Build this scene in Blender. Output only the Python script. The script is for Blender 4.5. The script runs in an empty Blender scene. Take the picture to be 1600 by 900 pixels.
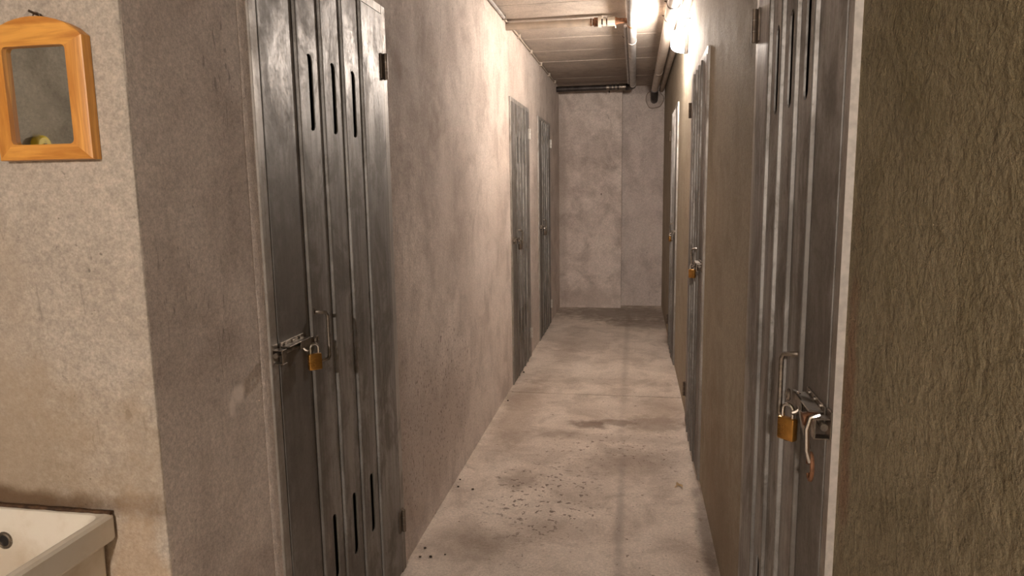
import bpy, bmesh, math, random
from mathutils import Vector, Matrix, noise as mnoise

scene = bpy.context.scene
COL = scene.collection
PI = math.pi
rng = random.Random(7)

# ---------------------------------------------------------------- camera
F_PX, PITCH, YAW, ROLL, CAM_H = 1093.2, 0.1465, 0.1734, -0.0152, 1.4
cam = bpy.data.objects.new('camera', bpy.data.cameras.new('camera'))
COL.objects.link(cam)
_f = Vector((-math.sin(YAW)*math.cos(PITCH), math.cos(YAW)*math.cos(PITCH), -math.sin(PITCH)))
_r = Vector((math.cos(YAW), math.sin(YAW), 0))
_u = _r.cross(_f)
_r2 = _r*math.cos(ROLL) + _u*math.sin(ROLL)
_u2 = -_r*math.sin(ROLL) + _u*math.cos(ROLL)
M = Matrix((( _r2.x, _u2.x, -_f.x, 0), (_r2.y, _u2.y, -_f.y, 0), (_r2.z, _u2.z, -_f.z, CAM_H), (0, 0, 0, 1)))
cam.matrix_world = M
cam.data.sensor_width = 36
cam.data.lens = F_PX/1600*36
cam.data.clip_start = 0.02
scene.camera = cam

# ---------------------------------------------------------------- world, exposure
w = bpy.data.worlds.new('world'); scene.world = w; w.use_nodes = True
w.node_tree.nodes['Background'].inputs[0].default_value = (0.02, 0.018, 0.016, 1)
w.node_tree.nodes['Background'].inputs[1].default_value = 0.3
scene.view_settings.view_transform = 'Standard'
scene.view_settings.look = 'None'
scene.view_settings.gamma = 1
scene.view_settings.use_curve_mapping = False
scene.view_settings.exposure = 2.4
scene.cycles.max_bounces = 8
scene.cycles.diffuse_bounces = 5

# strengths of the two bulkhead lamps that light the corridor
LAMP_FAR, LAMP_NEAR = 150.0, 585.0
LAMP_COL = (1.0, 0.88, 0.78)
LAMP_COL_NEAR = (1.0, 0.88, 0.77)

# room measures (metres)
XL, XR, H = -0.83, 0.319, 2.456
YC = 1.067            # plane of the wall with the mirror
YE, YE2 = 7.91, 8.08  # end wall, and its recessed right part
XSTEP = -0.138
YB, XB = -4.2, -1.95  # behind the camera

# ---------------------------------------------------------------- helpers
def link(name, me, mat=None, parent=None):
    o = bpy.data.objects.new(name, me); COL.objects.link(o)
    if mat is not None and me is not None:
        for m_ in (mat if isinstance(mat, (list, tuple)) else [mat]): me.materials.append(m_)
    if parent is not None: o.parent = parent
    return o

def fin(bm, name, mat=None, parent=None, smooth=False, angle=40):
    bmesh.ops.remove_doubles(bm, verts=bm.verts, dist=1e-5)
    bmesh.ops.recalc_face_normals(bm, faces=bm.faces)
    me = bpy.data.meshes.new(name); bm.to_mesh(me); bm.free()
    if smooth:
        for p in me.polygons: p.use_smooth = True
        me.set_sharp_from_angle(angle=math.radians(angle))
    return link(name, me, mat, parent)

def bx(bm, x0, x1, y0, y1, z0, z1, bev=0.0, seg=1):
    r = bmesh.ops.create_cube(bm, size=1.0)
    vs = r['verts']
    for v in vs:
        v.co = Vector((x0+(v.co.x+.5)*(x1-x0), y0+(v.co.y+.5)*(y1-y0), z0+(v.co.z+.5)*(z1-z0)))
    if bev > 0:
        es = list({e for v in vs for e in v.link_edges})
        bmesh.ops.bevel(bm, geom=es, offset=bev, segments=seg, profile=.5, affect='EDGES')

def tube(bm, pts, r, seg=12, caps=True, radii=None):
    pts = [Vector(p) for p in pts]; rings = []
    t0 = (pts[1]-pts[0]).normalized()
    up = Vector((0, 0, 1)) if abs(t0.z) < .9 else Vector((1, 0, 0))
    n = t0.cross(up).normalized()
    for i, p in enumerate(pts):
        if i == 0: t = t0
        elif i == len(pts)-1: t = (pts[i]-pts[i-1]).normalized()
        else: t = ((pts[i]-pts[i-1]).normalized()+(pts[i+1]-pts[i]).normalized()).normalized()
        n = (n - t*n.dot(t)).normalized(); b = t.cross(n)
        rr = radii[i] if radii else r
        rings.append([bm.verts.new(p+(n*math.cos(2*PI*k/seg)+b*math.sin(2*PI*k/seg))*rr) for k in range(seg)])
    for a, c in zip(rings, rings[1:]):
        for k in range(seg):
            bm.faces.new((a[k], a[(k+1) % seg], c[(k+1) % seg], c[k]))
    if caps:
        bm.faces.new(rings[0]); bm.faces.new(rings[-1])

def arc(c, r, a0, a1, n, ax):
    """points on an arc; ax = (unit vector at angle 0, unit vector at 90 deg)"""
    c = Vector(c); u, v = Vector(ax[0]), Vector(ax[1])
    return [c+(u*math.cos(a0+(a1-a0)*i/n)+v*math.sin(a0+(a1-a0)*i/n))*r for i in range(n+1)]

def tag(o, label=None, cat=None, group=None, kind=None):
    if label: o['label'] = label
    if cat: o['category'] = cat
    if group: o['group'] = group
    if kind: o['kind'] = kind
    return o

def empty(name, loc):
    o = bpy.data.objects.new(name, None); COL.objects.link(o); o.location = loc
    o.empty_display_size = .1
    return o

def copy_tree(o, parent=None):
    c = o.copy(); COL.objects.link(c)
    if parent is not None: c.parent = parent
    for ch in [x for x in bpy.data.objects if x.parent == o and x is not c]: copy_tree(ch, c)
    return c

# ---------------------------------------------------------------- materials
class NT:
    def __init__(s, name):
        s.m = bpy.data.materials.new(name); s.m.use_nodes = True
        s.t = s.m.node_tree; s.b = s.t.nodes['Principled BSDF']
        s.co = s.n('ShaderNodeTexCoord').outputs['Object']
    def n(s, typ, **kw):
        nd = s.t.nodes.new(typ)
        for k, v in kw.items(): setattr(nd, k, v)
        return nd
    def l(s, a, b): s.t.links.new(a, b)
    def map(s, scale=(1, 1, 1), loc=(0, 0, 0)):
        m = s.n('ShaderNodeMapping'); s.l(s.co, m.inputs[0])
        m.inputs['Scale'].default_value = scale; m.inputs['Location'].default_value = loc
        return m.outputs[0]
    def noise(s, scale, detail=4, rough=.55, vec=None, dist=0):
        nd = s.n('ShaderNodeTexNoise'); s.l(vec or s.co, nd.inputs['Vector'])
        nd.inputs['Scale'].default_value = scale; nd.inputs['Detail'].default_value = detail
        nd.inputs['Roughness'].default_value = rough; nd.inputs['Distortion'].default_value = dist
        return nd.outputs['Fac']
    def ramp(s, v, a, b, lo=0.0, hi=1.0, smooth=True):
        nd = s.n('ShaderNodeMapRange'); nd.interpolation_type = 'SMOOTHSTEP' if smooth else 'LINEAR'
        s.l(v, nd.inputs[0])
        for i, x in zip((1, 2, 3, 4), (a, b, lo, hi)): nd.inputs[i].default_value = x
        return nd.outputs[0]
    def math(s, op, a, b=None):
        nd = s.n('ShaderNodeMath', operation=op)
        for i, x in enumerate((a, b)):
            if x is None: continue
            if isinstance(x, (int, float)): nd.inputs[i].default_value = x
            else: s.l(x, nd.inputs[i])
        return nd.outputs[0]
    def mix(s, fac, a, b, mode='MIX'):
        nd = s.n('ShaderNodeMix', data_type='RGBA', blend_type=mode)
        for sock, x in ((nd.inputs[0], fac), (nd.inputs[6], a), (nd.inputs[7], b)):
            if isinstance(x, (int, float)): sock.default_value = x
            elif isinstance(x, tuple): sock.default_value = (*x, 1)
            else: s.l(x, sock)
        return nd.outputs[2]
    def blob(s, c, r, soft=.35, wob=.6, nscale=9):
        """mask of an ellipsoidal patch with a ragged edge, centred c, radii r"""
        sub = s.n('ShaderNodeVectorMath', operation='SUBTRACT'); s.l(s.co, sub.inputs[0]); sub.inputs[1].default_value = c
        dv = s.n('ShaderNodeVectorMath', operation='DIVIDE'); s.l(sub.outputs[0], dv.inputs[0]); dv.inputs[1].default_value = r
        ln = s.n('ShaderNodeVectorMath', operation='LENGTH'); s.l(dv.outputs[0], ln.inputs[0])
        nz = s.ramp(s.noise(nscale, 5, .65), .25, .75, -wob, wob, False)
        d = s.math('ADD', ln.outputs['Value'], nz)
        return s.ramp(d, 1-soft, 1+soft, 1.0, 0.0)
    def bump(s, h, strength, dist):
        nd = s.n('ShaderNodeBump'); s.l(h, nd.inputs['Height'])
        nd.inputs['Strength'].default_value = strength; nd.inputs['Distance'].default_value = dist
        s.l(nd.outputs[0], s.b.inputs['Normal'])
    def out(s, col=None, rough=None, metal=None):
        for nm, x in (('Base Color', col), ('Roughness', rough), ('Metallic', metal)):
            if x is None: continue
            if isinstance(x, (int, float)): s.b.inputs[nm].default_value = x
            elif isinstance(x, tuple): s.b.inputs[nm].default_value = (*x, 1)
            else: s.l(x, s.b.inputs[nm])
        return s.m

def concrete(name, base, dark, light=None, mottle=.55, bump=.5, bdist=.004, speck=.5, stains_shade=(), spots=(), coarse=0.0, cscale=26, scratches=.35, streak=True):
    k = NT(name)
    big = k.noise(1.1, 6, .62)
    mid = k.noise(4.5, 7, .66, dist=.6)
    fine = k.noise(38, 5, .6)
    grain = k.noise(260, 2, .6)
    col = k.mix(k.math('MULTIPLY', k.ramp(mid, .42, .68), mottle), base, dark)
    col = k.mix(k.math('MULTIPLY', k.ramp(big, .45, .7), mottle*.8), col, dark)
    if light: col = k.mix(k.math('MULTIPLY', k.ramp(big, .48, .3), .6), col, light)
    if streak:
        st = k.noise(3.0, 6, .7, vec=k.map((2.2, 2.2, .35)))
        col = k.mix(k.math('MULTIPLY', k.ramp(st, .52, .72), mottle*.6), col, dark)
    col = k.mix(k.ramp(fine, .35, .65, 0, .32), col, tuple(c*.72 for c in base))
    # sparse dark pits
    pit = k.ramp(k.noise(70, 3, .5), .68, .76)
    pit = k.math('MULTIPLY', pit, k.ramp(k.noise(3.2, 3, .5), .45, .62))
    col = k.mix(k.math('MULTIPLY', pit, speck), col, tuple(c*.25 for c in dark))
    gr = k.math('MULTIPLY', k.ramp(grain, .36, .66, 1.10, .86, False), k.ramp(k.noise(95, 4, .7), .36, .66, 1.12, .82, False))
    g3 = k.n('ShaderNodeCombineColor')
    for i in range(3): k.l(gr, g3.inputs[i])
    col = k.mix(1.0, col, g3.outputs[0], 'MULTIPLY')
    # short trowel scratches
    for q, (sc, lo) in enumerate((((14, 14, 2.2), .71), ((5, 16, 3), .72))):
        sc_ = k.ramp(k.noise(3.0, 3, .5, vec=k.map(sc, (q*3.1, 1.7, q)), dist=1.8), lo-.05, lo-.01)
        sc_ = k.math('MULTIPLY', sc_, k.ramp(k.noise(2.1, 2), .45, .6))
        col = k.mix(k.math('MULTIPLY', sc_, scratches), col, tuple(c*.35 for c in dark))
    for c, r, colr, amt, *rest in stains_shade:
        soft = rest[0] if rest else .35
        col = k.mix(k.math('MULTIPLY', k.blob(c, r, soft), amt), col, colr)
    for c, r, colr, sc, th in spots:
        sp_ = k.math('MULTIPLY', k.ramp(k.noise(sc, 2, .5), th, th+.04), k.blob(c, r, .5))
        col = k.mix(k.math('MULTIPLY', sp_, .8), col, colr)
    h = k.math('ADD', k.math('MULTIPLY', k.noise(75, 5, .7), 1.3), k.math('MULTIPLY', mid, .8))
    h = k.math('ADD', h, k.math('MULTIPLY', k.noise(210, 2, .5), .25))
    if coarse:
        h = k.math('ADD', h, k.math('MULTIPLY', k.noise(cscale, 4, .55, dist=.8), coarse))
    h = k.math('SUBTRACT', h, k.math('MULTIPLY', pit, .5))
    k.bump(h, bump, bdist)
    return k.out(col, k.ramp(mid, .3, .7, .78, .92), 0)

def simple(name, col, rough=.5, metal=0.0, var=.15, nscale=30, bump=0.0):
    k = NT(name)
    nz = k.noise(nscale, 5, .6)
    c = k.mix(k.ramp(nz, .3, .7), col, tuple(x*(1-var*2) for x in col))
    if bump: k.bump(nz, bump, .001)
    return k.out(c, k.ramp(nz, .3, .7, max(.02, rough-.06), min(1, rough+.08)), metal)

def galvanised(name, base=(.33, .315, .30), dark=(.135, .12, .105)):
    k = NT(name)
    st = k.noise(6, 6, .6, vec=k.map((9, 9, .45)))
    bl = k.noise(9, 6, .7, vec=k.map((1, 1, .55)), dist=.5)
    sp = k.noise(120, 3, .6)
    low = k.n('ShaderNodeSeparateXYZ'); k.l(k.co, low.inputs[0])
    c = k.mix(k.ramp(st, .38, .66, 0, .75), base, tuple(x*.55 for x in base))
    c = k.mix(k.math('MULTIPLY', k.ramp(bl, .44, .62), .7), c, dark)
    # hand dirt around the latch, then darker low on that side
    c = k.mix(k.math('MULTIPLY', k.blob((0, .13, 1.0), (.3, .13, .62), .45, .5, 14), .75), c, dark)
    c = k.mix(k.math('MULTIPLY', k.blob((0, .12, .3), (.3, .16, .5), .45, .6, 12), .5), c, dark)
    c = k.mix(k.math('MULTIPLY', k.ramp(low.outputs[2], .7, .0), .35), c, (.10, .075, .055))  # browner towards the foot: the low light there, painted in
    c = k.mix(k.ramp(sp, .62, .72, 0, .3), c, (.08, .07, .06))
    r = k.math('ADD', k.ramp(bl, .3, .7, .44, .60), k.ramp(sp, .3, .7, -.04, .06))
    h = k.math('ADD', k.math('MULTIPLY', st, .5), k.math('MULTIPLY', k.noise(5, 2), 1.2))
    k.bump(h, .18, .003)
    return k.out(c, r, .5)

def wood(name, axis):
    k = NT(name)
    sc = [22, 22, 22]; sc[axis] = 1.6
    g = k.noise(2.6, 6, .62, vec=k.map(tuple(sc)), dist=.8)
    sc2 = [90, 90, 90]; sc2[axis] = 3
    g2 = k.noise(3, 3, .6, vec=k.map(tuple(sc2)))
    c = k.mix(k.ramp(g, .3, .7), (.80, .40, .085), (.50, .19, .03))
    c = k.mix(k.ramp(g2, .5, .8, 0, .45), c, (.45, .17, .035))
    dk = k.ramp(k.noise(5, 3, .5, vec=k.map(tuple(2.0 if i == axis else 12 for i in range(3)), (3.3, .4, 1.2))), .70, .74)
    c = k.mix(k.math('MULTIPLY', dk, .8), c, (.12, .03, .008))
    k.b.inputs['Coat Weight'].default_value = .25
    k.b.inputs['Coat Roughness'].default_value = .3
    k.bump(g, .08, .001)
    return k.out(c, .42, 0)

BASE = (.68, .592, .53); DARK = (.38, .313, .272); LIGHT = (.76, .67, .61)
M_wall_left = concrete('plaster_left', BASE, DARK, LIGHT, mottle=.72, scratches=.5, stains_shade=[
    ((XL, 2.62, 1.75), (.5, .32, .42), (.20, .145, .115), .45, .6),
    ((XL, 3.1, 1.3), (.5, .5, .35), (.24, .18, .145), .3, .6),
    ((XL, 1.3, .35), (.3, .12, .2), (.26, .2, .165), .35, .5),
    ((XL, 1.325, .965), (.1, .022, .016), (.90, .80, .73), .7, .5), ((XL, 1.30, .945), (.1, .010, .022), (.90, .80, .73), .6, .5),
    ((XL, 2.46, 1.83), (.1, .05, .05), (.27, .2, .165), .6, .6), ((XL, 2.9, .35), (.1, .5, .22), (.40, .32, .27), .5, .7),
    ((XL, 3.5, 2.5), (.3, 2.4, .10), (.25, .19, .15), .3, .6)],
    spots=[((XL, 2.9, .45), (.1, .6, .35), (.14, .1, .08), 60, .62)])
M_wall_mirror = concrete('plaster_mirror_wall', (.48, .425, .365), (.29, .245, .205), (.53, .47, .41), mottle=.35, bump=.55, stains_shade=[
    ((-1.15, YC, .90), (.30, .3, .16), (.30, .215, .13), .55, .6),
    ((-1.2, YC, 1.15), (.13, .3, .3), (.36, .29, .22), .5, .6),
    ((-1.22, YC, .826), (.37, .3, .024), (.11, .058, .024), .85, .6),
    ((-.90, YC, .72), (.05, .3, .10), (.42, .29, .17), .45, .5)])
M_wall_end = concrete('concrete_end', (.70, .61, .555), (.42, .35, .31), (.78, .69, .63), mottle=1.0, bump=.4, stains_shade=[
    ((-.36, 7.9, 1.75), (.26, .6, .20), (.20, .155, .13), .35, .6),
    ((-.8, 7.9, 1.2), (.06, .6, 1.5), (.22, .17, .14), .4, .6),  # dark strip up the left corner: edge shading put into the colour
    ((-.36, 7.9, 1.28), (.014, .1, .018), (.12, .09, .07), .8, .4), ((-.5, 7.9, .1), (.4, .5, .12), (.36, .29, .25), .5, .6)])
M_wall_rough = concrete('rough_render', (.34, .285, .185), (.18, .145, .08), mottle=.75, bump=.8, coarse=2.0, bdist=.010, speck=.3, cscale=34, stains_shade=[
    ((XR, .6, 1.75), (.3, .5, .45), (.19, .155, .065), .4, .6),
    ((XR, 1.08, 1.07), (.2, .025, .22), (.23, .10, .05), .6, .6)])
M_recess = concrete('concrete_recess', (.60, .525, .485), (.38, .32, .29), (.66, .58, .53), mottle=.75, bump=.4)
M_wall_right = concrete('plaster_right', (.40, .34, .255), (.235, .195, .135), mottle=.5, bump=.6, coarse=.5, bdist=.004, speck=.4, stains_shade=[
    ((XR, .6, 1.75), (.3, .5, .45), (.16, .125, .055), .5, .6),
    ((XR, 2.6, .2), (.3, .6, .35), (.20, .13, .08), .5, .6),
    ((XR, 1.08, 1.07), (.2, .025, .22), (.23, .10, .05), .6, .6)])
M_ceiling = concrete('concrete_ceiling', (.60, .525, .455), (.36, .305, .265), mottle=.6, bump=.35, streak=False, scratches=.15, stains_shade=[
    ((-.4, 7.4, H), (.9, .6, .3), (.16, .12, .10), .5, .6)])
M_back = concrete('concrete_back', (.36, .33, .28), (.16, .145, .12), (.42, .39, .34), mottle=.8, bump=.4)
_fst = [
    ((-.25, 3.97, 0), (.10, .07, .3), (.16, .105, .075), .75, .45),
    ((-.10, 4.02, 0), (.12, .05, .3), (.18, .12, .085), .6, .45),
    ((-.42, 3.80, 0), (.12, .06, .3), (.20, .14, .10), .5, .5),
    ((.13, 4.02, 0), (.16, .14, .3), (.19, .135, .10), .55, .5),
    ((-.02, 3.4, 0), (.18, .22, .3), (.23, .17, .135), .45, .6),
    ((-.045, 2.8, 0), (.016, .75, .3), (.26, .22, .195), .5, .9),
    ((-.055, 5.8, 0), (.022, 1.9, .3), (.28, .23, .195), .4, .9),
    ((-.52, 3.15, 0), (.09, .10, .3), (.18, .125, .09), .5, .5),
    ((-.28, 2.66, 0), (.16, .07, .3), (.34, .27, .22), .5, .9),
    ((.2, 4.3, 0), (.12, .25, .3), (.3, .23, .18), .5, .7),
    ((-.1, 3.75, 0), (.5, .05, .3), (.36, .29, .24), .5, .8),
    ((-.60, 2.50, 0), (.18, .12, .3), (.20, .145, .11), .45, .6),
    ((-.7, 4.2, 0), (.12, .7, .3), (.24, .175, .13), .5, .6),
    ((-.1, 7.6, 0), (.7, .45, .3), (.15, .115, .09), .7, .6),
    ((.1, 7.0, 0), (.3, .25, .3), (.16, .12, .095), .55, .6),
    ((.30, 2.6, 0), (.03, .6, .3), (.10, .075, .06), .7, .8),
    ((-.55, 5.9, 0), (.10, .35, .3), (.22, .165, .13), .4, .6),
    ((-.1, 4.9, 0), (.6, .08, .3), (.26, .2, .155), .35, .6),
]
M_floor = concrete('concrete_floor', (.69, .60, .52), (.41, .34, .285), (.78, .70, .62), mottle=.85, bump=.35, speck=.9, streak=False, scratches=.5, stains_shade=_fst, spots=[((-.38, 2.98, 0), (.24, .38, .3), (.13, .09, .07), 34, .60), ((-.1, 3.6, 0), (.35, .25, .3), (.17, .12, .09), 40, .62), ((0, 3, 0), (.9, 2.6, .3), (.2, .15, .12), 30, .69)])
M_joint = simple('joint_dirt', (.10, .075, .06), .9)
M_plaster_fill = concrete('plaster_fill', (.58, .50, .45), (.38, .32, .28), mottle=.4, bump=.7, speck=.2)
M_galv = galvanised('galvanised_sheet')
M_flap_shade = galvanised('galvanised_flap_shade', (.21, .20, .185))  # darker copy of the sheet, with the shade inside the slots coloured in
M_galv_frame = galvanised('galvanised_frame', (.50, .47, .44), (.24, .21, .18))
M_edge_lit = simple('lit_frame_edge', (.50, .46, .42), .5, .25, .12, 60)
M_dark = simple('dark_inside', (.03, .026, .022), .8)
M_steel = simple('dull_steel', (.33, .285, .24), .36, .9, .25, 60)
M_chrome = simple('bright_steel', (.75, .73, .70), .16, 1.0, .05)
M_rust = simple('rusty_steel', (.26, .12, .06), .7, .35, .3, 80)
M_hinge = simple('hinge_steel', (.17, .13, .10), .5, .6, .2)
M_hinge_lit = simple('hinge_lit', (.62, .59, .55), .45, .6, .1)
M_brass = simple('brass', (.72, .38, .10), .30, .95, .18, 25)
_k = NT('ceramic')
_c = _k.mix(_k.ramp(_k.noise(14, 5, .65), .45, .75, 0, .5), (.76, .71, .62), (.55, .46, .34))
_c = _k.mix(_k.math('MULTIPLY', _k.blob((.09, -.04, .70), (.07, .08, .06), .6, .4, 20), .45), _c, (.42, .32, .2))
M_ceramic = _k.out(_c, .24, 0)
M_grime = simple('brown_grime', (.10, .05, .022), .85, 0, .35, 60, .5)
M_pipe = simple('zinc_pipe', (.55, .53, .52), .42, .35, .12, 12)
M_pipe_dark = simple('dark_iron_pipe', (.10, .085, .08), .42, .6, .3, 14)
M_pipe_beige = simple('painted_pipe', (.52, .44, .36), .6, 0, .12, 10)
M_pipe_white = simple('pale_drain_pipe', (.58, .50, .43), .4, 0, .08, 10)
M_white_fit = simple('white_fitting', (.80, .74, .64), .35, .2, .08)
M_yellow = simple('yellow_plastic', (.75, .58, .04), .45, 0, .08)
M_black = simple('black_rubber', (.02, .018, .018), .5)
M_grey_plastic = simple('grey_plastic', (.22, .22, .24), .5)
M_shaving = simple('pale_wood', (.62, .44, .24), .7)
M_crumb = simple('dark_crumb', (.06, .04, .028), .9, 0, .3)
M_wood_x, M_wood_z = wood('pine_horizontal', 0), wood('pine_upright', 2)
_k = NT('mirror_silver')
_mn = _k.noise(60, 4, .6)
M_mirror = _k.out((.70, .70, .67), _k.ramp(_mn, .5, .8, .02, .09), 1.0)

def emitter(name, col, strength):
    m = bpy.data.materials.new(name); m.use_nodes = True
    b = m.node_tree.nodes['Principled BSDF']
    b.inputs['Base Color'].default_value = (.8, .8, .8, 1)
    b.inputs['Emission Color'].default_value = (*col, 1)
    b.inputs['Emission Strength'].default_value = strength
    return m
M_glow_far = emitter('lit_glass', LAMP_COL, LAMP_FAR)
M_glow_near = emitter('lit_glass_near', LAMP_COL_NEAR, LAMP_NEAR)

# ---------------------------------------------------------------- the shell
DH = 1.985                 # door frame height
DW = 0.862                 # door frame width
L_DOORS = [1.453, 4.715, 6.125]
R_DOORS = [1.115, 3.25, 5.40]
T = .16

def plane_wall(name, x, s, y0, y1, doors, mat):
    """wall in the plane X = x, corridor on side s (+1: towards +X); each door gets a niche"""
    bm = bmesh.new()
    def quad(a, b, c, d): bm.faces.new([bm.verts.new(v) for v in (a, b, c, d)])
    def rect(ya, yb, za, zb, xx): quad((xx, ya, za), (xx, yb, za), (xx, yb, zb), (xx, ya, zb))
    y = y0
    for d in doors:
        a, b = d+.004, d+DW-.004
        rect(y, a, 0, H, x); rect(a, b, DH-.004, H, x)
        xi = x-s*.09
        rect(a, b, 0, DH-.004, xi)
        quad((x, a, 0), (xi, a, 0), (xi, a, DH-.004), (x, a, DH-.004))
        quad((x, b, 0), (xi, b, 0), (xi, b, DH-.004), (x, b, DH-.004))
        quad((x, a, DH-.004), (xi, a, DH-.004), (xi, b, DH-.004), (x, b, DH-.004))
        quad((x, a, 0), (xi, a, 0), (xi, b, 0), (x, b, 0))
        y = b
    rect(y, y1, 0, H, x)
    xo = x-s*T
    rect(y0, y1, 0, H, xo)
    for yy in (y0, y1): quad((x, yy, 0), (xo, yy, 0), (xo, yy, H), (x, yy, H))
    for zz in (0, H): quad((x, y0, zz), (xo, y0, zz), (xo, y1, zz), (x, y1, zz))
    o = fin(bm, name, mat)
    return tag(o, kind='structure')

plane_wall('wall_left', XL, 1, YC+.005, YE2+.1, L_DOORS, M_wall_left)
plane_wall('wall_right', XR, -1, 1.113, YE2+.1, R_DOORS, M_wall_right)
plane_wall('wall_right_near', XR, -1, YB, 1.113, [], M_wall_rough)

# the worn outer corner between mirror wall and corridor wall
bm = bmesh.new()
prev = None
nz = 90
for i in range(nz+1):
    z = H*i/nz
    j = mnoise.noise(Vector((0, 0, z*9)))*.0022 + mnoise.noise(Vector((3, 0, z*31)))*.0014
    if 1.60 < z < 1.68: j -= .002*math.sin((z-1.6)/.08*PI)
    ring = [bm.verts.new(v) for v in ((XL-.006, YC, z), (XL-.0015+j, YC+.0005, z), (XL-.0003+j*.6, YC+.0016, z), (XL, YC+.006, z))]
    if prev:
        for k in range(3): bm.faces.new((prev[k], prev[k+1], ring[k+1], ring[k]))
    prev = ring
tag(fin(bm, 'trim_1', M_wall_mirror, smooth=True, angle=60), kind='structure')

def box_obj(name, dims, mat, kind='structure', parent=None, bev=0):
    bm = bmesh.new(); bx(bm, *dims, bev)
    o = fin(bm, name, mat, parent)
    return tag(o, kind=kind) if kind else o

box_obj('wall_near_left', (XB-.1, XL-.005, YC, YC+T, 0, H), M_wall_mirror)
box_obj('wall_end', (XL-.1, XSTEP, YE, YE2+.16, 0, H), M_wall_end)
_wr = box_obj('wall_end_recess', (XSTEP-.02, XR+.12, YE2, YE2+.16, 0, H), M_recess)
box_obj('wall_back', (XB-.1, XR+.1, YB-T, YB, 0, H), M_back)
box_obj('wall_far_left', (XB-T, XB, YB, YC, 0, H), M_back)

# ceiling: cast bands left by the formwork boards
bm = bmesh.new()
yb = YB; boards = []
bx(bm, XB-.1, XR+.1, YB-.1, YE2+.2, H+.004, H+.2)
ceil = tag(fin(bm, 'ceiling', M_ceiling), kind='structure')
i = 0
while yb < YE2:
    wd = .5
    bm = bmesh.new()
    dz = rng.uniform(-.0012, .0012)
    bx(bm, XB-.05, XR+.05, yb+.001, min(yb+wd-.001, YE2+.1), H+dz, H+.02)
    # thin ridge of grout squeezed between two boards
    bx(bm, XB-.05, XR+.05, yb-.0015, yb+.0015, H-.0012, H+.006)
    fin(bm, 'formwork_band', M_ceiling, ceil)
    yb += wd; i += 1

# floor: two cast slabs with a recessed joint
floor = box_obj('floor', (XB-.1, XR+.12, YB-.1, YE2+.2, -.12, -.012), M_joint)
box_obj('floor_slab', (XB-.05, XR+.1, YB-.05, 4.552, -.013, 0), M_floor, None, floor, .0015)
box_obj('floor_slab', (XB-.05, XR+.1, 4.568, YE2+.15, -.013, -.001), M_floor, None, floor, .0015)

# rough round plaster fill where the drain pipe enters the end wall
bm = bmesh.new()
cx, cz, n = .207, 2.315, 28
outer, inner = [], []
for k in range(n):
    a = 2*PI*k/n
    rr = 1+.10*mnoise.noise(Vector((math.cos(a)*1.6, math.sin(a)*1.6, 4)))*2
    px = cx+math.cos(a)*.098*rr; pz = cz+math.sin(a)*(.118 if math.sin(a) < 0 else .10)*rr
    outer.append(bm.verts.new((px, YE2, pz)))
    inner.append(bm.verts.new((cx+(px-cx)*.9, YE2-.022+rng.uniform(-.005, .005), cz+(pz-cz)*.9)))
mid = bm.verts.new((cx, YE2-.022, cz))
for k in range(n):
    bm.faces.new((outer[k], outer[(k+1) % n], inner[(k+1) % n], inner[k]))
    bm.faces.new((inner[k], inner[(k+1) % n], mid))
fin(bm, 'plaster_fill', concrete('rough_fill', (.48, .41, .37), (.28, .23, .2), bump=.9, coarse=1), _wr, smooth=True, angle=30)

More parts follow.
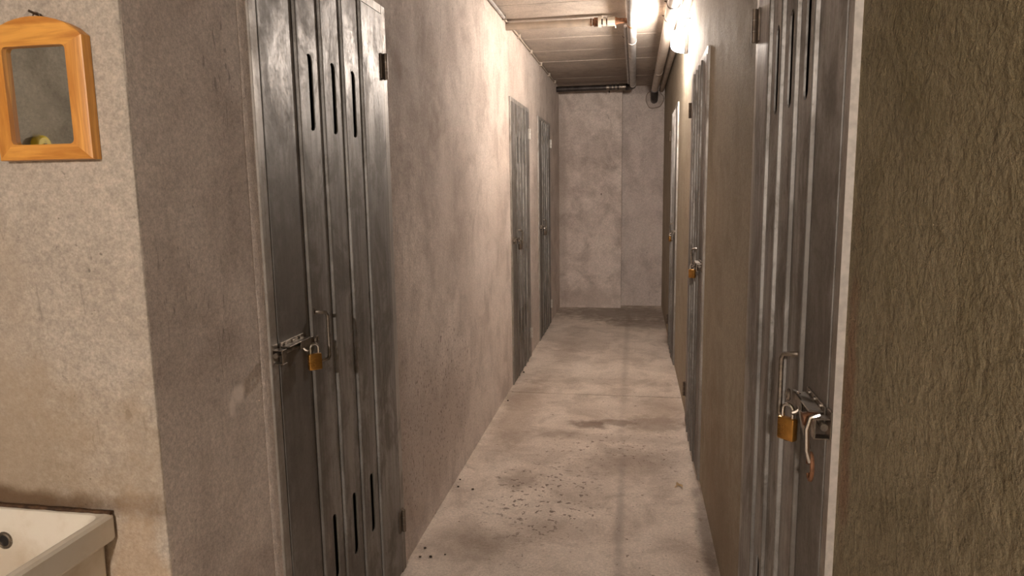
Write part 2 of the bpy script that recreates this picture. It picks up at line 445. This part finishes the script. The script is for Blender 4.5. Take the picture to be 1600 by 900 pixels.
# ---------------------------------------------------------------- doors
LF, LW = .035, .787        # leaf offset and width
RIBS = [.170, .312, .452, .594]
V0, VR = .012, .008       # sheet surface and rib height
def build_door(s, painted=False):
    """origin: foot of the latch-side frame edge on the wall plane; s=+1 opens on +X side"""
    root = empty('door_1', (0, 0, 0))
    def P(u, v, z): return (s*v, u, z)
    def B(bm, u0, u1, v0, v1, z0, z1, bev=0): bx(bm, min(s*v0, s*v1), max(s*v0, s*v1), u0, u1, z0, z1, bev)
    # frame
    for nm, (u0, u1, z0, z1) in (('jamb', (0, LF-.0035, .001, DH)), ('jamb', (LF+LW+.0035, DW, .001, DH)), ('head_rail', (LF-.002, LF+LW+.002, DH-.028, DH))):
        bm = bmesh.new()
        B(bm, u0, u1, -.045, .0105, z0, z1, .0012)
        ob = fin(bm, nm, [M_galv_frame], root)
    # leaf: one ribbed sheet
    prof = [0.0]; vv = [V0]
    for r in RIBS:
        prof += [r-.0135, r-.013, r-.0075, r-.0065, r-.004, r+.001, r+.006, r+.0095, r+.0115, r+.013]
        vv += [V0, V0-.009, V0-.009, V0+VR*.75, V0+VR*.97, V0+VR, V0+VR*.7, V0-.002, V0-.002, V0]
    prof.append(LW); vv.append(V0)
    Z0, Z1 = .012, DH-.030
    slots = [(.300, .495), (1.545, 1.737)]
    sr = .0185
    bm = bmesh.new()
    def face(pts): 
        bm.faces.new([bm.verts.new(P(LF+u, v, z)) for u, v, z in pts])
    for i in range(len(prof)-1):
        u0, u1, a, b = prof[i], prof[i+1], vv[i], vv[i+1]
        panel = a == b == V0 and i not in (0, len(prof)-2)
        if not panel:
            face([(u0, a, Z0), (u1, b, Z0), (u1, b, Z1), (u0, a, Z1)])
        else:
            uc = (u0+u1)/2+.001
            zc = Z0
            for (za, zb) in slots:
                face([(u0, V0, zc), (u1, V0, zc), (u1, V0, za), (u0, V0, za)])
                face([(u0, V0, za), (uc-sr, V0, za), (uc-sr, V0, zb), (u0, V0, zb)])
                face([(uc+sr, V0, za), (u1, V0, za), (u1, V0, zb), (uc+sr, V0, zb)])
                N = 6
                for (ze, sg) in ((za, 1), (zb, -1)):
                    for q in range(N):
                        t0, t1 = PI*q/N, PI*(q+1)/N
                        p0 = (uc-sr*math.cos(t0), ze+sg*(sr-sr*math.sin(t0))); p1 = (uc-sr*math.cos(t1), ze+sg*(sr-sr*math.sin(t1)))
                        face([(p0[0], V0, ze), (p1[0], V0, ze), (p1[0], V0, p1[1]), (p0[0], V0, p0[1])])
                        face([(p0[0], V0, p0[1]), (p1[0], V0, p1[1]), (p1[0], V0-.004, p1[1]), (p0[0], V0-.004, p0[1])])
                for uu in (uc-sr, uc+sr):
                    face([(uu, V0, za+sr), (uu, V0, zb-sr), (uu, V0-.004, zb-sr), (uu, V0-.004, za+sr)])
                zc = zb
            face([(u0, V0, zc), (u1, V0, zc), (u1, V0, Z1), (u0, V0, Z1)])
        for zz in (Z0, Z1):
            face([(u0, a, zz), (u1, b, zz), (u1, -.022, zz), (u0, -.022, zz)])
    for uu in (0, LW):
        face([(uu, V0, Z0), (uu, V0, Z1), (uu, -.022, Z1), (uu, -.022, Z0)])
    leaf = fin(bm, 'leaf', M_galv, root)
    for p in leaf.data.polygons:      # only the rounded ribs are smooth
        if abs(p.normal.x) < .995 and abs(p.normal.y) < .995 and abs(p.normal.z) < .1: p.use_smooth = True
    bm = bmesh.new()
    B(bm, LF+.001, LF+LW-.001, -.035, -.0225, Z0, Z1)
    fin(bm, 'backing', M_dark, root)
    # pressed louvre flaps: bend inwards towards the hinge side
    for i in range(3):
        uc = (RIBS[i]+.013+RIBS[i+1]-.0135)/2+.001
        for (za, zb) in slots:
            bm = bmesh.new()
            pts = []
            for q in range(7):
                t = PI*q/6; pts.append((uc-sr*.35-sr*.65*math.cos(t), za+sr*.65-sr*.65*math.sin(t)))
            for q in range(7):
                t = PI*q/6; pts.append((uc-sr*.35+sr*.65*math.cos(t), zb-sr*.65+sr*.65*math.sin(t)))
            def vd(u): return V0-.0022-.0045*((u-(uc-sr))/(2*sr))
            lo = [bm.verts.new(P(LF+u-.0025*((u-uc+sr)/(2*sr)), vd(u), z)) for u, z in pts]
            hi = [bm.verts.new(P(LF+u-.0025*((u-uc+sr)/(2*sr)), vd(u)-.0012, z)) for u, z in pts]
            bm.faces.new(lo); bm.faces.new(hi)
            for q in range(len(pts)):
                bm.faces.new((lo[q], lo[(q+1) % len(pts)], hi[(q+1) % len(pts)], hi[q]))
            fin(bm, 'louvre', M_flap_shade, leaf)
    # hinges
    for zc in (1.79, .205):
        bm = bmesh.new()
        uh = LF+LW+.001
        tube(bm, [P(uh, V0+.010, zc-.041), P(uh, V0+.010, zc+.041)], .0065, 10)
        B(bm, uh-.024, uh, V0, V0+.004, zc-.040, zc+.040, .0006)
        B(bm, uh, uh+.020, V0-.002, V0+.003, zc-.040, zc+.040, .0006)
        hg = fin(bm, 'hinge', M_hinge, root, smooth=True, angle=35)
        for zz in (-.0135, .0135):
            bm = bmesh.new()
            tube(bm, [P(uh, V0+.010, zc+zz-.001), P(uh, V0+.010, zc+zz+.001)], .0072, 10)
            fin(bm, 'knuckle_ring', M_steel, hg)
    # pull handle: bent wire
    uh, zt, zb = LF+.208, 1.078, .952
    bm = bmesh.new()
    pts = [P(uh-.018, V0-.001, zt+.002), P(uh-.016, V0+.012, zt+.002)]
    pts += [P(uh-.003, V0+.026, zt-.001), P(uh, V0+.029, zt-.010), P(uh, V0+.029, zb+.010), P(uh-.003, V0+.026, zb+.001), P(uh-.016, V0+.012, zb-.002), P(uh-.018, V0-.001, zb-.002)]
    tube(bm, pts, .005, 8)
    hd = fin(bm, 'pull_handle', M_steel, root, smooth=True)
    for zz in (zt+.002, zb-.002):
        bm = bmesh.new()
        tube(bm, [P(uh-.018, V0, zz), P(uh-.018, V0+.002, zz)], .009, 12)
        fin(bm, 'mounting_plate', M_steel, hd)
    # bolt latch
    zl = 1.020
    bm = bmesh.new()
    B(bm, LF+.002, LF+.118, V0, V0+.003, zl-.006, zl+.020, .0006)     # base plate
    B(bm, LF+.004, LF+.112, V0+.003, V0+.026, zl+.009, zl+.012, .0006)  # top flange
    B(bm, LF+.060, LF+.112, V0+.023, V0+.026, zl-.008, zl+.012, .0006)  # lip
    bh = fin(bm, 'bolt_housing', M_steel, root)
    for uu in (.022, .060, .098):
        bm = bmesh.new()
        tube(bm, [P(LF+uu, V0+.002, zl+.015), P(LF+uu, V0+.0055, zl+.015)], .004, 8)
        fin(bm, 'rivet', M_steel, bh)
    bm = bmesh.new()
    tube(bm, [P(-.008, V0+.013, zl), P(LF+.135, V0+.013, zl)], .006, 10)
    tube(bm, [P(LF+.072, V0+.013, zl), P(LF+.074, V0+.030, zl-.014), P(LF+.074, V0+.036, zl-.016)], .004, 8)
    fin(bm, 'bolt', M_steel, root, smooth=True)
    bm = bmesh.new()     # keeper on the frame: boxed loop
    B(bm, .002, .026, .0105, .0135, zl-.024, zl+.022, .0006)
    B(bm, .004, .024, .034, .037, zl-.022, zl+.010, .0006)
    B(bm, .004, .024, .0135, .037, zl+.008, zl+.0105, .0006)
    B(bm, .004, .024, .0135, .037, zl-.024, zl-.0215, .0006)
    fin(bm, 'keeper', M_steel, root)
    bm = bmesh.new()     # eye that takes the padlock
    ring = [P(LF+.135+.009*math.cos(a), V0+.030, zl-.001+.009*math.sin(a)) for a in [2*PI*q/12 for q in range(13)]]
    tube(bm, [P(LF+.128, V0+.001, zl+.002), P(LF+.128, V0+.022, zl+.002)], .0035, 8)
    tube(bm, ring, .003, 6)
    B(bm, LF+.110, LF+.132, V0+.018, V0+.024, zl-.006, zl+.010, .0006)
    fin(bm, 'lock_eye', M_steel, root, smooth=True)
    return root

doorL = build_door(1)
doorR = build_door(-1)
dl = [doorL] + [copy_tree(doorL) for _ in range(2)]
dr = [doorR] + [copy_tree(doorR) for _ in range(2)]
labels_l = ['nearest left galvanised steel door, large, ribbed and louvred, with smudges around the latch',
            'middle galvanised ribbed door on the left wall, just past the floor joint',
            'farthest narrow-looking galvanised door on the left wall, beside the end wall']
labels_r = ['nearest right ribbed steel door, seen edge-on with a pale frame edge',
            'middle galvanised ribbed door on the right wall, in front of the lit lamp',
            'farthest galvanised door on the right wall, seen as a sliver below the lit lamp']
for i in range(3):
    dl[i].location = (XL, L_DOORS[i], 0); dl[i].name = 'door_%d' % (i+1)
    dr[i].location = (XR, R_DOORS[i], 0); dr[i].name = 'door_%d' % (i+4)
    tag(dl[i], labels_l[i], 'door', kind='structure'); tag(dr[i], labels_r[i], 'door', kind='structure')
# middle and far left doors: lamplight on the hinges put into a paler colour
for d in dl[1:]:
    for ch in d.children:
        if ch.name.startswith('hinge'):
            ch.material_slots[0].link = 'OBJECT'; ch.material_slots[0].material = M_hinge_lit

# extra bent hasp strap and open ring hanging from the nearest right door's latch
bm = bmesh.new()
x0 = -V0-.020
tube(bm, [(x0, LF+.100, 1.030), (x0-.004, LF+.045, 1.000), (x0-.002, LF+.010, .965)], .0045, 8)
fin(bm, 'hasp_strap', M_chrome, dr[0], smooth=True)
bm = bmesh.new()
ringp = [(x0-.004, .020+.013*math.cos(a), .945+.022*math.sin(a)) for a in [2*PI*q/16 for q in range(15)]]
tube(bm, ringp, .0035, 8)
fin(bm, 'hasp_ring', M_rust, dr[0], smooth=True)
bm = bmesh.new()
tube(bm, [(x0+.004, .008, 1.035), (x0-.010, .008, 1.030), (x0-.014, .010, 1.010), (x0-.012, .012, .975), (x0-.006, .012, .955)], .004, 8)
fin(bm, 'hasp_hook', M_chrome, dr[0], smooth=True)
bm = bmesh.new()
tube(bm, [(x0+.012, .050, 1.018), (x0-.012, .050, 1.014)], .011, 12)
fin(bm, 'hasp_boss', M_rust, dr[0], smooth=True)

# plaster bands around the nearest left door's frame
bm = bmesh.new(); prev = None
for i in range(61):
    z = 2.05*i/60
    a = L_DOORS[0]-.030+.004*mnoise.noise(Vector((0, 1, z*5)))
    ring = [bm.verts.new(v) for v in ((XL, a, z), (XL+.0025, a+.004, z), (XL+.0045, L_DOORS[0]+.001, z))]
    if prev:
        for k in range(2): bm.faces.new((prev[k], prev[k+1], ring[k+1], ring[k]))
    prev = ring
tag(fin(bm, 'trim_2', M_plaster_fill, smooth=True), kind='structure')

# nearest right door's frame edge: the light it catches, as a paler strip
box_obj('edge_strip', (-.0118, .0, -.0022, -.0002, .004, DH), M_edge_lit, None, dr[0])

# ---------------------------------------------------------------- padlocks
def padlock(s, bw=.034, bh=.042, bt=.015):
    root = empty('padlock', (0, 0, 0))     # origin: inside top of the shackle
    bm = bmesh.new()
    bx(bm, -bt/2, bt/2, -bw/2, bw/2, -.022-bh, -.022, .0035, 2)
    b = fin(bm, 'body', M_brass, root, smooth=True, angle=35)
    bm = bmesh.new()
    r = bw*.30
    pts = [(0, -r, -.030)] + arc((0, 0, -.008), r, PI, 0, 10, ((0, 1, 0), (0, 0, 1))) + [(0, r, -.030)]
    tube(bm, pts, .0033, 8)
    fin(bm, 'shackle', M_chrome, root, smooth=True)
    bm = bmesh.new()
    tube(bm, [(0, 0, -.022-bh-.0008), (0, 0, -.022-bh+.001)], .0055, 12)
    fin(bm, 'keyway', M_dark, b)
    return root
pk = padlock(1)
pad_lab = ['brass padlock hanging from the latch of the nearest left door',
           'small dull brown padlock on the middle left door',
           'tiny dull brown padlock on the farthest left door',
           'brass padlock turned edge-on on the nearest right door',
           'small brass padlock on the middle right door',
           'tiny brass padlock on the farthest right door below the lamp']
allpads = [pk] + [copy_tree(pk) for _ in range(5)]
for i, p in enumerate(allpads):
    left = i < 3
    y = (L_DOORS[i] if left else R_DOORS[i-3])+LF+(.118 if left else .130)
    x = XL+V0+.030 if left else XR-V0-.030
    p.location = (x, y, 1.010 if i != 3 else 1.000)
    p.rotation_euler = (0, 0, [-.78, -.5, -.9, .75+PI, -2.2, .3][i])
    tag(p, pad_lab[i], 'padlock', 'padlocks on the cellar doors')
    if i in (1, 2):
        for ch in p.children:
            if ch.name.startswith('body'):
                ch.material_slots[0].link = 'OBJECT'; ch.material_slots[0].material = M_hinge

# ---------------------------------------------------------------- mirror
YM = YC
mir = empty('framed_mirror', (-.970, YM, 1.453))
def MP(x, y, z): return (x, y, z)
zb, zt, zp = 0.0, .200, .232       # bottom, shoulder, arch top
xl, xr = -.098, .083
il, ir, ib, it = -.070, .050, .026, .186
ft = .020
# rounded inner opening, arched top; four pieces meeting in mitres
def inner_pt(cx_, cz_, a, r=.010): return (cx_+r*math.cos(a), cz_+r*math.sin(a))
def piece(name, outline, mat, outer_edges=()):
    """outline in (x, z) extruded to depth ft with a bevelled front"""
    bm = bmesh.new()
    n_ = len(outline)
    A = [bm.verts.new((x, -.001, z)) for x, z in outline]
    Bv = [bm.verts.new((x, -ft, z)) for x, z in outline]
    bm.faces.new(A); fr = bm.faces.new(Bv)
    for q in range(n_): bm.faces.new((A[q], A[(q+1) % n_], Bv[(q+1) % n_], Bv[q]))
    es = [e for e in fr.edges if tuple(sorted((Bv.index(e.verts[0]), Bv.index(e.verts[1])))) in outer_edges]
    if es: bmesh.ops.bevel(bm, geom=es, offset=.004, segments=2, profile=.5, affect='EDGES')
    return fin(bm, name, mat, mir, smooth=True, angle=30)
def corner(cx_, cz_, a0, a1, n_=4):
    r = .008
    return [(cx_+r*math.cos(a0+(a1-a0)*q/n_), cz_+r*math.sin(a0+(a1-a0)*q/n_)) for q in range(n_+1)]
bl = corner(il+.008, ib+.008, PI*1.25, PI*1.5, 2); br_ = corner(ir-.008, ib+.008, PI*1.5, PI*1.75, 2)
piece('bottom_rail', [(xl, zb), (xr, zb)] + list(reversed(br_)) + list(reversed(bl)), M_wood_x, {(0, 1)})
rs = [(xr, zb), (xr, zt)] + corner(ir-.008, it-.008, PI*.25, 0, 2) + corner(ir-.008, ib+.008, 0, -PI*.25, 2)
piece('right_stile', rs, M_wood_z, {(0, 1)})
ls = [(xl, zt), (xl, zb)] + corner(il+.008, ib+.008, PI*1.25, PI, 2) + corner(il+.008, it-.008, PI, PI*.75, 2)
piece('left_stile', ls, M_wood_z, {(0, 1)})
NA = 12
archp = []
for q in range(NA+1):
    t = q/NA; x = xr+(xl-xr)*t
    zz = zt+(zp-zt)*(1-(2*t-1)**2)**.8
    archp.append((x, zz))
tp = archp + corner(il+.008, it-.008, PI*.75, PI*.5, 2) + corner(ir-.008, it-.008, PI*.5, PI*.25, 2)
piece('arched_top_rail', tp, M_wood_x, {(q, q+1) for q in range(NA)})
bm = bmesh.new(); bx(bm, il-.006, ir+.006, -.011, -.008, ib-.006, it+.006)
fin(bm, 'glass', M_mirror, mir)
bm = bmesh.new(); bx(bm, xl+.01, xr-.01, -.007, -.0005, zb+.01, zt-.005)
fin(bm, 'backboard', M_wood_x, mir)
bm = bmesh.new()
tube(bm, [(-.006, -.001, zp+.006), (-.006, -.012, zp+.006), (-.010, -.020, zp+.009)], .0022, 8)
tube(bm, [(-.006+.007*math.cos(a), -.009, zp+.001+.007*math.sin(a)) for a in [2*PI*q/12 for q in range(13)]], .0012, 6)
fin(bm, 'hanging_hook', M_hinge, mir, smooth=True)
tag(mir, 'small mirror in an arched pine frame hanging on the left wall above the sink', 'mirror')

# ---------------------------------------------------------------- sink
sk = empty('utility_sink', (-1.235, YC, 0))
RZ = .818
def ring_rect(bm, x0, x1, y0, y1, z, r=.02, n_=4):
    out = []
    for (cx_, cy_, a0) in ((x1-r, y1-r, 0), (x0+r, y1-r, PI/2), (x0+r, y0+r, PI), (x1-r, y0+r, 1.5*PI)):
        for q in range(n_+1):
            a = a0+PI/2*q/n_
            out.append(bm.verts.new((cx_+r*math.cos(a), cy_+r*math.sin(a), z)))
    return out
def loft(bm, rings, cap_last=True, cap_first=False):
    for a, b in zip(rings, rings[1:]):
        n_ = len(a)
        for q in range(n_): bm.faces.new((a[q], a[(q+1) % n_], b[(q+1) % n_], b[q]))
    if cap_last: bm.faces.new(rings[-1])
    if cap_first: bm.faces.new(rings[0])
X0, X1, Y0, Y1 = -.305, .305, -.46, -.001
bm = bmesh.new()
rings = [ring_rect(bm, X0+.028, X1-.028, Y0+.028, Y1, .55, .02),
         ring_rect(bm, X0+.020, X1-.020, Y0+.020, Y1, RZ-.056, .02),
         ring_rect(bm, X0+.003, X1-.003, Y0+.003, Y1, RZ-.050, .012),
         ring_rect(bm, X0, X1, Y0, Y1, RZ-.045, .012),
         ring_rect(bm, X0, X1, Y0, Y1, RZ-.006, .012),
         ring_rect(bm, X0+.004, X1-.004, Y0+.004, Y1-.002, RZ-.001, .012),
         ring_rect(bm, X0+.012, X1-.012, Y0+.012, Y1-.006, RZ, .014),
         ring_rect(bm, X0+.020, X1-.020, Y0+.020, Y1-.014, RZ-.003, .018),
         ring_rect(bm, X0+.026, X1-.026, Y0+.026, Y1-.018, RZ-.012, .022),
         ring_rect(bm, X0+.075, X1-.075, Y0+.060, Y1-.030, RZ-.15, .05),
         ring_rect(bm, X0+.10, X1-.10, Y0+.085, Y1-.055, RZ-.175, .06)]
loft(bm, rings, True, True)
fin(bm, 'basin', M_ceramic, sk, smooth=True, angle=28)
bm = bmesh.new()
ox, oz, oy = .083, .757, -.0228
for r, t, mt, nm in ((.0135, .0035, M_hinge_lit, 'overflow_ring'),):
    tube(bm, [(ox+r*math.cos(a), oy-.001, oz+r*math.sin(a)) for a in [2*PI*q/20 for q in range(21)]], t, 8, False)
    ovr = fin(bm, nm, M_steel, sk, smooth=True)
bm = bmesh.new()
tube(bm, [(ox, oy+.004, oz), (ox, oy-.0015, oz)], .0115, 16)
fin(bm, 'overflow_hole', M_black, ovr)
bm = bmesh.new()
tube(bm, [(0, -.25, RZ-.1745), (0, -.25, RZ-.171)], .03, 20)
fin(bm, 'drain', M_steel, sk)
bm = bmesh.new()
bx(bm, -.09, .09, -.25, -.001, .0, .55, .02, 2)
fin(bm, 'pedestal', M_ceramic, sk, smooth=True)
bm = bmesh.new()
pts = []; rad = []
for q in range(40):
    t = q/39
    pts.append((X0+.01+(X1-X0-.014)*t, -.008, RZ+.001)); rad.append(.004+.002*mnoise.noise(Vector((t*20, 0, 0))))
tube(bm, pts, .004, 8, True, rad)
fin(bm, 'grimy_sealant', M_grime, sk, smooth=True)
tag(sk, 'white ceramic utility sink corner against the left wall below the mirror', 'sink')

# ---------------------------------------------------------------- yellow thing seen in the mirror
ys = empty('yellow_disc', (XB, .045, 1.552))
bm = bmesh.new()
tube(bm, [(0, 0, 0), (.018, 0, 0), (.024, 0, 0)], .06, 20, True, [.034, .033, .026])
fin(bm, 'cap_body', M_yellow, ys, smooth=True, angle=35)
bm = bmesh.new()
tube(bm, [(.022, 0, 0), (.028, 0, 0)], .007, 12)
fin(bm, 'dark_hole', M_black, ys)
tag(ys, 'round yellow plastic cap with a dark centre, glimpsed in the mirror', 'cap')

# ---------------------------------------------------------------- lamps
def bulkhead(loc, glow):
    root = empty('bulkhead_lamp', loc)
    bm = bmesh.new()      # oval base on the wall, towards -X
    def oval(x, ry, rz, n_=28): return [bm.verts.new((x, ry*math.cos(2*PI*q/n_), rz*math.sin(2*PI*q/n_))) for q in range(n_)]
    loft(bm, [oval(-.001, .056, .082), oval(-.020, .056, .082), oval(-.026, .052, .078)], True, True)
    fin(bm, 'base', M_grey_plastic, root, smooth=True)
    bm = bmesh.new()
    rs_ = []
    for q in range(8):
        a = PI/2*q/8.4
        rs_.append(oval(-.026-.080*math.sin(a), .036*math.cos(a)**.55, .074*math.cos(a)**.55))
    loft(bm, rs_, True, False)
    fin(bm, 'glass_dome', glow, root, smooth=True, angle=80)
    return root
lamp = bulkhead((XR, 4.62, 2.266), M_glow_far)
tag(lamp, 'lit white oval bulkhead lamp high on the right wall under the pipes', 'lamp')
lamp2 = bulkhead((-.30, -3.1, H), M_glow_near)
lamp2.rotation_euler = (0, -PI/2, 0)
tag(lamp2, 'lit oval bulkhead lamp on the ceiling behind the camera', 'lamp')

bm = bmesh.new()
tube(bm, [(XR-.012, 4.60, 2.345), (XR-.020, 4.585, 2.372), (XR-.045, 4.54, 2.372), (XR-.062, 4.50, 2.362), (XR-.02, 4.45, 2.36), (XR-.003, 4.42, 2.352)], .0035, 8)
tag(fin(bm, 'lamp_cable', M_black, smooth=True), 'short dark cable looping from the wall to the top of the lit lamp', 'cable')

# ---------------------------------------------------------------- pipes
def clamp(bm, x, y, z, r, w_=.008):
    tube(bm, [(x, y-w_/2, z), (x, y+w_/2, z)], r, 20)
# central heating pipe along the corridor ceiling
PX, PZ, PR = -.026, 2.408, .030
root = empty('ceiling_pipe', (PX, YB, PZ))
root.location = (0, 0, 0)
bm = bmesh.new()
tube(bm, [(PX, YB+.01, PZ), (PX, 7.60, PZ)], PR, 20)
fin(bm, 'pipe_run', M_pipe, root, smooth=True)
bm = bmesh.new()
pts = [(PX, 7.60, PZ)] + arc((PX-.075, 7.60, PZ-.008), .075, 0, PI/2, 8, ((1, 0, 0), (0, 1, 0)))
tube(bm, pts, PR+.004, 18)
fin(bm, 'elbow', M_pipe_dark, root, smooth=True)
for y in (2.2, 5.28, 7.55):
    bm = bmesh.new(); clamp(bm, PX, y, PZ, PR+.003, .022)
    tube(bm, [(PX, y, PZ+PR), (PX, y, H-.001)], .005, 8)
    cl = fin(bm, 'pipe_clamp', M_pipe_white, root, smooth=True)
bm = bmesh.new()
tube(bm, [(PX-.032, 5.24, PZ+.008), (PX-.060, 5.22, PZ+.012), (PX-.066, 5.16, PZ+.01)], .0022, 6)
fin(bm, 'clamp_wire', M_hinge, root, smooth=True)
bm = bmesh.new(); clamp(bm, PX, 4.72, PZ, PR+.0015, .05)
fin(bm, 'rust_band', simple('rust_stained_zinc', (.55, .30, .17), .6, .2, .3, 90), root, smooth=True)
tag(root, 'grey metal pipe running down the middle of the ceiling to the end wall', 'pipe')
# thin pipe beside it
bm = bmesh.new()
tube(bm, [(PX-.043, 4.86, PZ+.012), (PX-.043, 7.55, PZ+.012)], .011, 12)
tag(fin(bm, 'thin_pipe', M_pipe, smooth=True), 'thin grey pipe tight beside the central ceiling pipe beyond the brass fittings', 'pipe')

# crosswise branch pipe with fittings
root = empty('branch_pipe', (0, 0, 0))
YP, ZP = 4.66, 2.412
bm = bmesh.new(); tube(bm, [(XL+.0, YP, ZP), (-.27, YP, ZP)], .023, 16)
fin(bm, 'pipe_run', M_pipe_beige, root, smooth=True)
def seg(nm, x0, x1, r0, r1, mat, n_=16):
    bm = bmesh.new(); tube(bm, [(x0, YP, ZP), (x1, YP, ZP)], r0, n_, True, [r0, r1]); return fin(bm, nm, mat, root, smooth=n_ > 8)
seg('reducer', -.285, -.262, .025, .020, M_rust)
seg('hex_nut', -.262, -.236, .029, .029, M_rust, 6)
seg('flange', -.236, -.216, .034, .034, M_white_fit)
seg('thread', -.216, -.206, .018, .018, M_dark)
seg('union_ring', -.206, -.186, .027, .027, M_white_fit)
seg('thread', -.186, -.178, .019, .019, M_rust)
seg('union_nut', -.178, -.130, .029, .029, M_white_fit, 8)
seg('collar', -.130, -.115, .024, .022, M_rust)
seg('connector', -.115, -.052, .018, .015, M_rust)
bm = bmesh.new()
tube(bm, [(-.128, YP-.01, ZP-.028), (-.126, YP-.012, ZP-.045)], .003, 6)
fin(bm, 'drain_pin', M_white_fit, root)
tag(root, 'beige pipe crossing the ceiling from the left wall, with white and rusty fittings', 'pipe')

# dark pipe crossing in front of the end wall
root = empty('cross_pipe', (0, 0, 0))
bm = bmesh.new(); tube(bm, [(XL, 7.675, PZ-.008), (-.20, 7.675, PZ-.008)], .029, 16)
fin(bm, 'pipe_run', M_pipe_dark, root, smooth=True)
for x, r, w_ in ((-.285, .034, .03), (-.235, .036, .014), (-.20, .034, .02), (-.16, .037, .014), (-.125, .035, .05)):
    bm = bmesh.new(); tube(bm, [(x-w_/2, 7.675, PZ-.008), (x+w_/2, 7.675, PZ-.008)], r, 16)
    fin(bm, 'collar', M_steel, root, smooth=True)
bm = bmesh.new(); tube(bm, [(-.20, 7.675, PZ-.008), (-.10, 7.675, PZ-.008)], .028, 16)
fin(bm, 'nipple', M_pipe_dark, root, smooth=True)
bm = bmesh.new(); tube(bm, [(-.27, 7.675, PZ-.04), (-.27, 7.675, PZ-.062)], .006, 8)
fin(bm, 'bleed_screw', M_pipe_dark, root)
tag(root, 'dark iron pipe with collars running crosswise at the end wall', 'pipe')

# big drain pipe beside the right wall
root = empty('drain_pipe', (0, 0, 0))
DX, DZ, DR = .205, 2.385, .036
bm = bmesh.new(); tube(bm, [(DX, YB+.01, DZ), (DX, 7.86, DZ)], DR, 20)
fin(bm, 'pipe_run', M_pipe_white, root, smooth=True)
bm = bmesh.new()
pts = [(DX, 7.80, DZ)] + arc((DX, 7.86, DZ-.055), .055, PI/2, 0.2, 6, ((0, 1, 0), (0, 0, 1))) + [(DX, 7.99, DZ-.085), (DX, YE2-.004, DZ-.088)]
tube(bm, pts, DR+.003, 18)
fin(bm, 'elbow', M_pipe_dark, root, smooth=True)
for y in (2.0, 4.16, 4.50, 6.6):
    bm = bmesh.new(); clamp(bm, DX, y, DZ, DR+.003, .014)
    tube(bm, [(DX-DR-.002, y, DZ+.005), (DX-DR-.014, y, DZ+.010)], .004, 8)
    tube(bm, [(DX, y, DZ+DR), (DX, y, H-.001)], .005, 8)
    fin(bm, 'pipe_clamp', M_hinge, root, smooth=True)
bm = bmesh.new(); tube(bm, [(DX, 4.18, DZ), (DX, 4.48, DZ)], DR+.002, 20)
fin(bm, 'socket', M_pipe_white, root, smooth=True)
tag(root, 'pale drain pipe with clamps beside the right wall, passing above the lit lamp', 'pipe')
bm = bmesh.new(); tube(bm, [(.284, YB+.01, 2.405), (.284, YE2-.002, 2.405)], .026, 16)
tag(fin(bm, 'corner_pipe', M_pipe_beige, smooth=True), 'beige pipe tucked in the corner of ceiling and right wall', 'pipe')

# conduit along the left ceiling corner
root = empty('conduit', (0, 0, 0))
bm = bmesh.new(); tube(bm, [(XL+.012, YB+.01, H-.016), (XL+.012, 4.56, H-.016)], .0095, 10)
fin(bm, 'thick_tube', M_pipe, root, smooth=True)
bm = bmesh.new()
pts = [(XL+.009+.002*math.sin(y*9), y, H-.012-.003*abs(math.sin(y*2.3))) for y in [4.56+.12*q for q in range(26)]]
tube(bm, pts, .0065, 8)
fin(bm, 'thin_tube', M_pipe_beige, root, smooth=True)
for y in (3.0, 4.0, 4.52, 5.1, 5.7, 6.3, 6.9, 7.4):
    bm = bmesh.new(); bx(bm, XL, XL+.024, y, y+.018, H-.030, H-.0005, .002)
    fin(bm, 'saddle_clip', M_steel if y < 4.6 else M_pipe_beige, root)
tag(root, 'thin grey conduit clipped along the corner of the left wall and ceiling', 'conduit')

# ---------------------------------------------------------------- bits on the floor
bm = bmesh.new()
pts = [(.200+.034*q/10+.004*math.sin(q), 3.15+.03*math.sin(q/10*PI*1.1), .004+.008*abs(math.sin(q*.5))) for q in range(11)]
tube(bm, pts, .004, 6, True, [.002+.003*math.sin(PI*(q+.5)/11) for q in range(11)])
tag(fin(bm, 'wood_shaving', M_shaving, smooth=True), 'pale curled wood shaving on the floor beside the right wall', 'shaving')
for (x, y, sz) in ((-.790, 2.455, .006), (-.790, 2.39, .005), (-.750, 2.395, .007), (-.70, 2.42, .004), (-.80, 3.02, .006), (-.81, 3.10, .005), (-.725, 3.0, .007), (-.805, 5.05, .009), (-.80, 4.35, .007)):
    bm = bmesh.new()
    bmesh.ops.create_icosphere(bm, subdivisions=1, radius=sz)
    for v in bm.verts:
        v.co *= 1+.25*mnoise.noise(v.co*300+Vector((x, y, 0)))
        v.co.z *= .6
    c = fin(bm, 'dirt_crumb', M_crumb); c.location = (x, y, sz*.55); c.rotation_euler = (0, 0, x*50)
    g = 'dirt crumbs by the foot of the nearest left door' if y < 2.6 else 'dirt crumbs along the bare left wall'
    lab = ('tiny dark crumb on the floor by the hinge foot of the nearest left door' if y < 2.6 else
           'tiny dark crumb on the floor midway along the bare left wall' if y < 3.5 else
           'dark crumb on the floor by the left wall, just before the floor joint' if y < 4.5 else
           'dark crumb on the floor in front of the middle left door')
    tag(c, lab, 'crumb', g if y < 3.5 else None)
